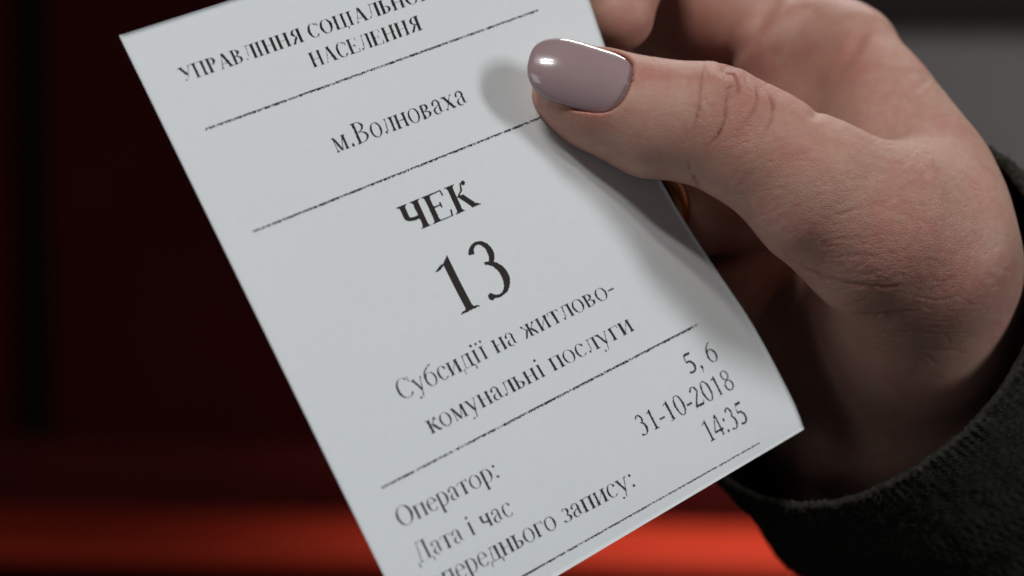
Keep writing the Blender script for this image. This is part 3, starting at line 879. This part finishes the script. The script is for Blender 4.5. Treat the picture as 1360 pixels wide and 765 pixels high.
def draw_line(pts, wd, dp, arr=relief, jit=0.0, rnd=None):
    pts = np.array(pts, float)
    seg = np.hypot(*np.diff(pts, axis=0).T)
    cum = np.concatenate([[0], np.cumsum(seg)])
    n = max(4, int(cum[-1] / 0.7))
    t = np.linspace(0, cum[-1], n)
    x = np.interp(t, cum, pts[:, 0]); y = np.interp(t, cum, pts[:, 1])
    if len(pts) > 2:
        k = min(9, n // 3 * 2 - 1)
        if k >= 3:
            xp = np.pad(x, k // 2, 'edge'); yp = np.pad(y, k // 2, 'edge')
            x = np.convolve(xp, np.ones(k) / k, 'valid'); y = np.convolve(yp, np.ones(k) / k, 'valid')
    if rnd is not None:
        m = max(2, int(cum[-1] / 7) + 1)
        x = x + np.interp(np.linspace(0, 1, n), np.linspace(0, 1, m), rnd.normal(0, jit, m))
        y = y + np.interp(np.linspace(0, 1, n), np.linspace(0, 1, m), rnd.normal(0, jit, m))
        amp = np.interp(np.linspace(0, 1, n), np.linspace(0, 1, m), rnd.uniform(.45, 1.1, m))
    else:
        amp = np.ones(n)
    tp = np.linspace(0, 1, n); amp = amp * np.clip(np.minimum(tp, 1 - tp) / .22, 0.12, 1) ** .7
    R_ = int(wd * GS * 3) + 1
    for a, b, q_ in zip(x, y, amp):
        u, v = (a - GX0) * GS, (b - GY0) * GS
        iu, iv = int(u), int(v)
        if iu - R_ < 0 or iv - R_ < 0 or iu + R_ + 1 >= arr.shape[0] or iv + R_ + 1 >= arr.shape[1]: continue
        g1 = np.arange(iu - R_, iu + R_ + 1) - u; g2 = np.arange(iv - R_, iv + R_ + 1) - v
        k_ = np.exp(-(g1[:, None] ** 2 + g2[None, :] ** 2) / (wd * GS) ** 2) * (dp * q_)
        sub = arr[iu - R_:iu + R_ + 1, iv - R_:iv + R_ + 1]
        np.maximum(sub, k_, out=sub)
lrng = np.random.default_rng(5)
deep = []
for line, wd, dp, zl in CR:
    if zl < -50:
        deep.append((line, wd, dp)); continue
    draw_line(line, wd * .55, dp * .75, relief, .9, lrng)
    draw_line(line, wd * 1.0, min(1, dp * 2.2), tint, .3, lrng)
def scatter(n, cx, cy, sx, sy, ang, spread, L, wd, dp):
    for _ in range(n):
        x, y = lrng.normal(cx, sx), lrng.normal(cy, sy)
        a = math.radians(ang + lrng.normal(0, spread)); l = L * lrng.uniform(.4, 1.4)
        bend = lrng.normal(0, .25)
        pts = [(x + math.cos(a + bend * t) * l * t, y - math.sin(a + bend * t) * l * t) for t in np.linspace(-.5, .5, 6)]
        draw_line(pts, wd, dp * lrng.uniform(.35, 1.25), relief, .8, lrng)
scatter(70, 985, 145, 34, 38, 95, 30, 24, 1.3, .10)
scatter(40, 975, 150, 26, 30, 20, 25, 20, 1.2, .08)
scatter(260, 1130, 280, 66, 50, 12, 14, 52, 1.4, .062)
scatter(170, 1130, 280, 66, 50, 62, 16, 24, 1.3, .05)
scatter(220, 1235, 300, 44, 62, -32, 22, 28, 1.4, .075)
scatter(220, 1235, 300, 44, 62, 38, 22, 26, 1.4, .075)
scatter(140, 1160, 425, 80, 34, 3, 7, 64, 1.4, .04)
scatter(120, 1045, 225, 52, 34, 26, 12, 40, 1.3, .055)
scatter(90, 1045, 225, 52, 34, 80, 18, 20, 1.3, .04)
scatter(120, 870, 165, 50, 30, -22, 12, 34, 1.3, .03)
scatter(80, 870, 150, 50, 30, 70, 20, 20, 1.3, .028)
scatter(70, 760, 180, 30, 14, -32, 7, 60, 1.3, .035)
scatter(90, 1200, 150, 40, 60, 52, 12, 44, 1.6, .03)
scatter(24, 850, 108, 12, 24, 90, 12, 22, 1.3, .05)
def sample(arr):
    u = np.clip((PX - GX0) * GS, 1, arr.shape[0] - 2.01); v = np.clip((PY - GY0) * GS, 1, arr.shape[1] - 2.01)
    iu = u.astype(int); iv = v.astype(int); fu = u - iu; fv = v - iv
    return (arr[iu, iv] * (1 - fu) * (1 - fv) + arr[iu + 1, iv] * fu * (1 - fv) + arr[iu, iv + 1] * (1 - fu) * fv + arr[iu + 1, iv + 1] * fu * fv)
fm = front_ * sstep(-48, -30, hv[:, 2])
dep = sample(relief) * 1.45 * fm
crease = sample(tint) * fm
for line, wd, dp in deep:
    dist = seg_dist(PX, PY, line)
    dep += dp * np.exp(-(dist / wd) ** 2) * front_
lump = vnoise(hv * .11, 9) * .30 + vnoise(hv * .30, 10) * .05
lump *= sstep(880, 1000, PX)
hv = hv - nrm * (dep - lump)[:, None]

def blob(x, y, sx, sy): return np.exp(-((PX - x) / sx) ** 2 - ((PY - y) / sy) ** 2)
flush = (.34 * blob(972, 130, 40, 50) + .45 * blob(1055, 205, 42, 22) + .40 * blob(1125, 80, 50, 60) + .62 * blob(930, 30, 70, 60) + .4 * blob(1030, 100, 50, 60)
         + .30 * blob(1190, 300, 80, 60) + .35 * blob(1250, 370, 60, 45) + .35 * blob(860, 95, 26, 26) + .25 * blob(960, 190, 60, 40)
         + .15 * blob(830, 20, 40, 40) + .35 * blob(1040, 420, 60, 120) + .35 * blob(770, 165, 40, 20) + .25 * blob(990, 330, 50, 60))
# pink folds round the nail
q = hv - NB
s_ = (q @ e_l) / NL; a_ = q @ n_c; b_ = q @ n_s; r_ = np.hypot(a_, b_); th_ = np.arctan2(b_, a_)
edge = np.maximum(np.abs(th_) * r_ - nail_half(s_) * ALPHA * nail_R(s_), np.maximum(-s_ * NL, (s_ - 1) * NL))
flush += .45 * np.exp(-(np.clip(edge, 0, 9) / 1.0) ** 2) * (r_ > 5.5) * (s_ > -.15) * (s_ < 1.05)
flush = np.clip(flush * .9, 0, .65)
lines = np.clip(blob(985, 140, 50, 60) + blob(1150, 290, 120, 90) * 1.2 + blob(1230, 300, 60, 90) + .25 + .3 * blob(800, 180, 60, 30), 0, 1)

person = empty('person', Vector(world(Q(1340, 740, -150))))
tag(person, 'hand with a mauve polished thumbnail in a dark olive knit sleeve, holding the white ticket', 'person')
ho = mesh_obj('hand', world(hv), hf.astype(np.int32), M_skin, person)
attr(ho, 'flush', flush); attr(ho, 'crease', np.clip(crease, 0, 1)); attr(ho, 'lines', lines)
print('hand verts', len(hv))

# thumbnail
ns, na = 60, 48
ps, pa = np.meshgrid(np.linspace(0, 1, ns), np.linspace(-1, 1, na), indexing='ij')
ps = 0.5 - 0.5 * np.cos(np.pi * ps)
ang = pa * ALPHA * nail_half(ps)
def nail_pt(s, an, r):
    return NB + s[..., None] * NL * e_l + r[..., None] * (np.cos(an)[..., None] * n_c + np.sin(an)[..., None] * n_s)
edgef = np.maximum(np.abs(pa) ** 6, np.maximum((1 - ps / .06).clip(0, 1) ** 2, ((ps - .95) / .05).clip(0, 1) ** 2))
Rt = nail_R(ps) + 0.34 * np.sqrt(np.clip(1 - edgef, 0, 1)) - 0.12
Rt = Rt + .022 * vnoise(np.stack([ps * 5, pa * 3.2, ps * 0], -1), 51)
Rb = nail_R(ps) - 0.45
top = nail_pt(ps, ang, Rt).reshape(-1, 3); bot = nail_pt(ps, ang, Rb).reshape(-1, 3)
F1 = grid_faces(ns, na)
idx = np.arange(ns * na).reshape(ns, na)
loop = list(idx[:, 0]) + list(idx[-1, 1:]) + list(idx[-2::-1, -1]) + list(idx[0, -2:0:-1])
rim = np.array([(a, b2, b2 + ns * na, a + ns * na) for a, b2 in zip(loop, loop[1:] + loop[:1])])
no = mesh_obj('thumbnail', world(np.concatenate([top, bot])), np.concatenate([F1, F1[:, ::-1] + ns * na, rim]), M_nail, person)

# ------------------------------------------------------------------ the sleeve
ax = np.array([.56, -.38, -.742]); ax /= np.linalg.norm(ax)
e1 = np.array([-.627, -.779, 0.0]); e1 /= np.linalg.norm(e1)      # along the rim's long direction in the photograph
e2 = np.cross(ax, e1)
if e2[2] < 0: e2 = -e2
C0 = Q(1134, 418, -31)
RIB = 168
nth, nt_ = RIB * 7, 190
TH = np.linspace(0, 2 * np.pi, nth, endpoint=False)
# profile along the sleeve: inside, over the rolled rim, then outside
tin = np.linspace(85, 1.0, 24)
tout = np.concatenate([np.linspace(0.2, 20, 90), np.linspace(20.5, 118, 76)])
prof = [(t, -1.6 - 16 * (t / 85) ** 1.5) for t in tin] + [(0.35, -1.35), (0.0, -.9), (-0.1, -.4)] + [(t, 0.0) for t in tout]
T_ = np.array([p[0] for p in prof]); O_ = np.array([p[1] for p in prof])
TT, TG = np.meshgrid(TH, T_, indexing='ij'); OO = np.broadcast_to(O_, TT.shape)
R0 = 32.3
low = vnoise(np.stack([np.cos(TT) * 1.6, np.sin(TT) * 1.6, TG * .055], -1), 21)
low2 = vnoise(np.stack([np.cos(TT) * 3.5, np.sin(TT) * 3.5, TG * .16 + TT * .4], -1), 22)
rad = R0 + OO + TG * .12 + low * 1.5 * sstep(-4, 30, TG) + low2 * .9 * sstep(6, 40, TG)
outer = (np.arange(len(T_)) >= 24)[None, :] * np.ones_like(TT)
rib = np.cos(TT * RIB + .9 * vnoise(np.stack([TT * 4, TG * .3, TG * 0], -1), 3))
stitch = np.cos(TG * 2 * np.pi / 1.05 + np.where(rib > 0, 0, np.pi) * 1.0 + np.abs((TT * RIB / np.pi) % 2 - 1) * 2.2)
rad = rad + outer * (rib * (.04 + .12 * sstep(8, 1, TG)) * (.6 + .5 * vnoise(np.stack([TT * 9, TG * .4, TG * 0], -1), 77)) + stitch * .12 * sstep(0, 1.2, TG) + .22 * vnoise(np.stack([TT * 14, TG * .5, TG * 0], -1), 41) + .16 * vnoise(np.stack([TT * 30, TG * 1.1, TG * 0], -1), 8))
rad = rad - .5 * outer * np.exp(-((TG - 7.5) / .7) ** 2) * 0
edge_wob = .8 * vnoise(np.stack([np.cos(TT) * 2.2, np.sin(TT) * 2.2, TG * 0], -1), 31)
P = C0 + (TG + edge_wob)[..., None] * ax + rad[..., None] * (1.11 * np.cos(TT)[..., None] * e1 + .97 * np.sin(TT)[..., None] * e2)
SP = P.reshape(-1, 3)
sl = mesh_obj('sleeve', world(SP), grid_faces(nth, len(T_), True), M_knit, person)

# loose fibres standing off the knit
fr = np.random.default_rng(3)
NF = 6500
G = P.copy()
ii = fr.integers(0, nth, NF); jj = 24 + (fr.random(NF) ** 1.6 * 110).astype(int)
b0 = G[ii, jj]
nr = np.cos(TH[ii])[:, None] * e1 + np.sin(TH[ii])[:, None] * e2
dirv = nr * fr.uniform(.2, 1, NF)[:, None] + fr.normal(0, .7, (NF, 3)) - ax * .2
dirv /= np.linalg.norm(dirv, axis=1, keepdims=True)
ln = fr.uniform(.35, 1.3, NF)[:, None]
cv = fr.normal(0, .35, (NF, 3)) * ln
wv = np.cross(dirv, fr.normal(0, 1, (NF, 3))); wv /= np.linalg.norm(wv, axis=1, keepdims=True); wv *= .028
p1 = b0 + dirv * ln * .5 + cv * .3; p2 = b0 + dirv * ln + cv
FV = np.stack([b0 - wv, b0 + wv, p1 - wv * .8, p1 + wv * .8, p2], 1).reshape(-1, 3)
o5 = np.arange(NF)[:, None] * 5
ftri = np.concatenate([o5 + [0, 1, 3], o5 + [0, 3, 2], o5 + [2, 3, 4]])
tag(mesh_obj('knit_fuzz', world(FV), ftri, M_fuzz, person), kind='stuff')

# ------------------------------------------------------------------ the ring on the folded finger
rc0 = Q(872, 284, -22.6); rax = Q(985, 290, -32) - Q(915, 290, -24.5)
rax /= np.linalg.norm(rax)
r1 = np.cross(rax, [0, 0, 1.0]); r1 /= np.linalg.norm(r1); r2 = np.cross(rax, r1)
A = np.linspace(0, 2 * np.pi, 96, endpoint=False); Bv = np.linspace(0, 2 * np.pi, 16, endpoint=False)
AA, BB = np.meshgrid(A, Bv, indexing='ij')
rr = 6.25 + .7 * np.cos(BB)
RP = rc0 + rr[..., None] * (np.cos(AA)[..., None] * r1 + np.sin(AA)[..., None] * r2) + (1.5 * np.sin(BB))[..., None] * rax
i = np.arange(96)[:, None]; j = np.arange(16)[None, :]
RF = np.stack([i * 16 + j, ((i + 1) % 96) * 16 + j, ((i + 1) % 96) * 16 + (j + 1) % 16, i * 16 + (j + 1) % 16], -1).reshape(-1, 4)
tag(mesh_obj('ring', world(RP.reshape(-1, 3)), RF, M_gold), 'plain gold ring on the folded finger behind the ticket edge', 'ring')
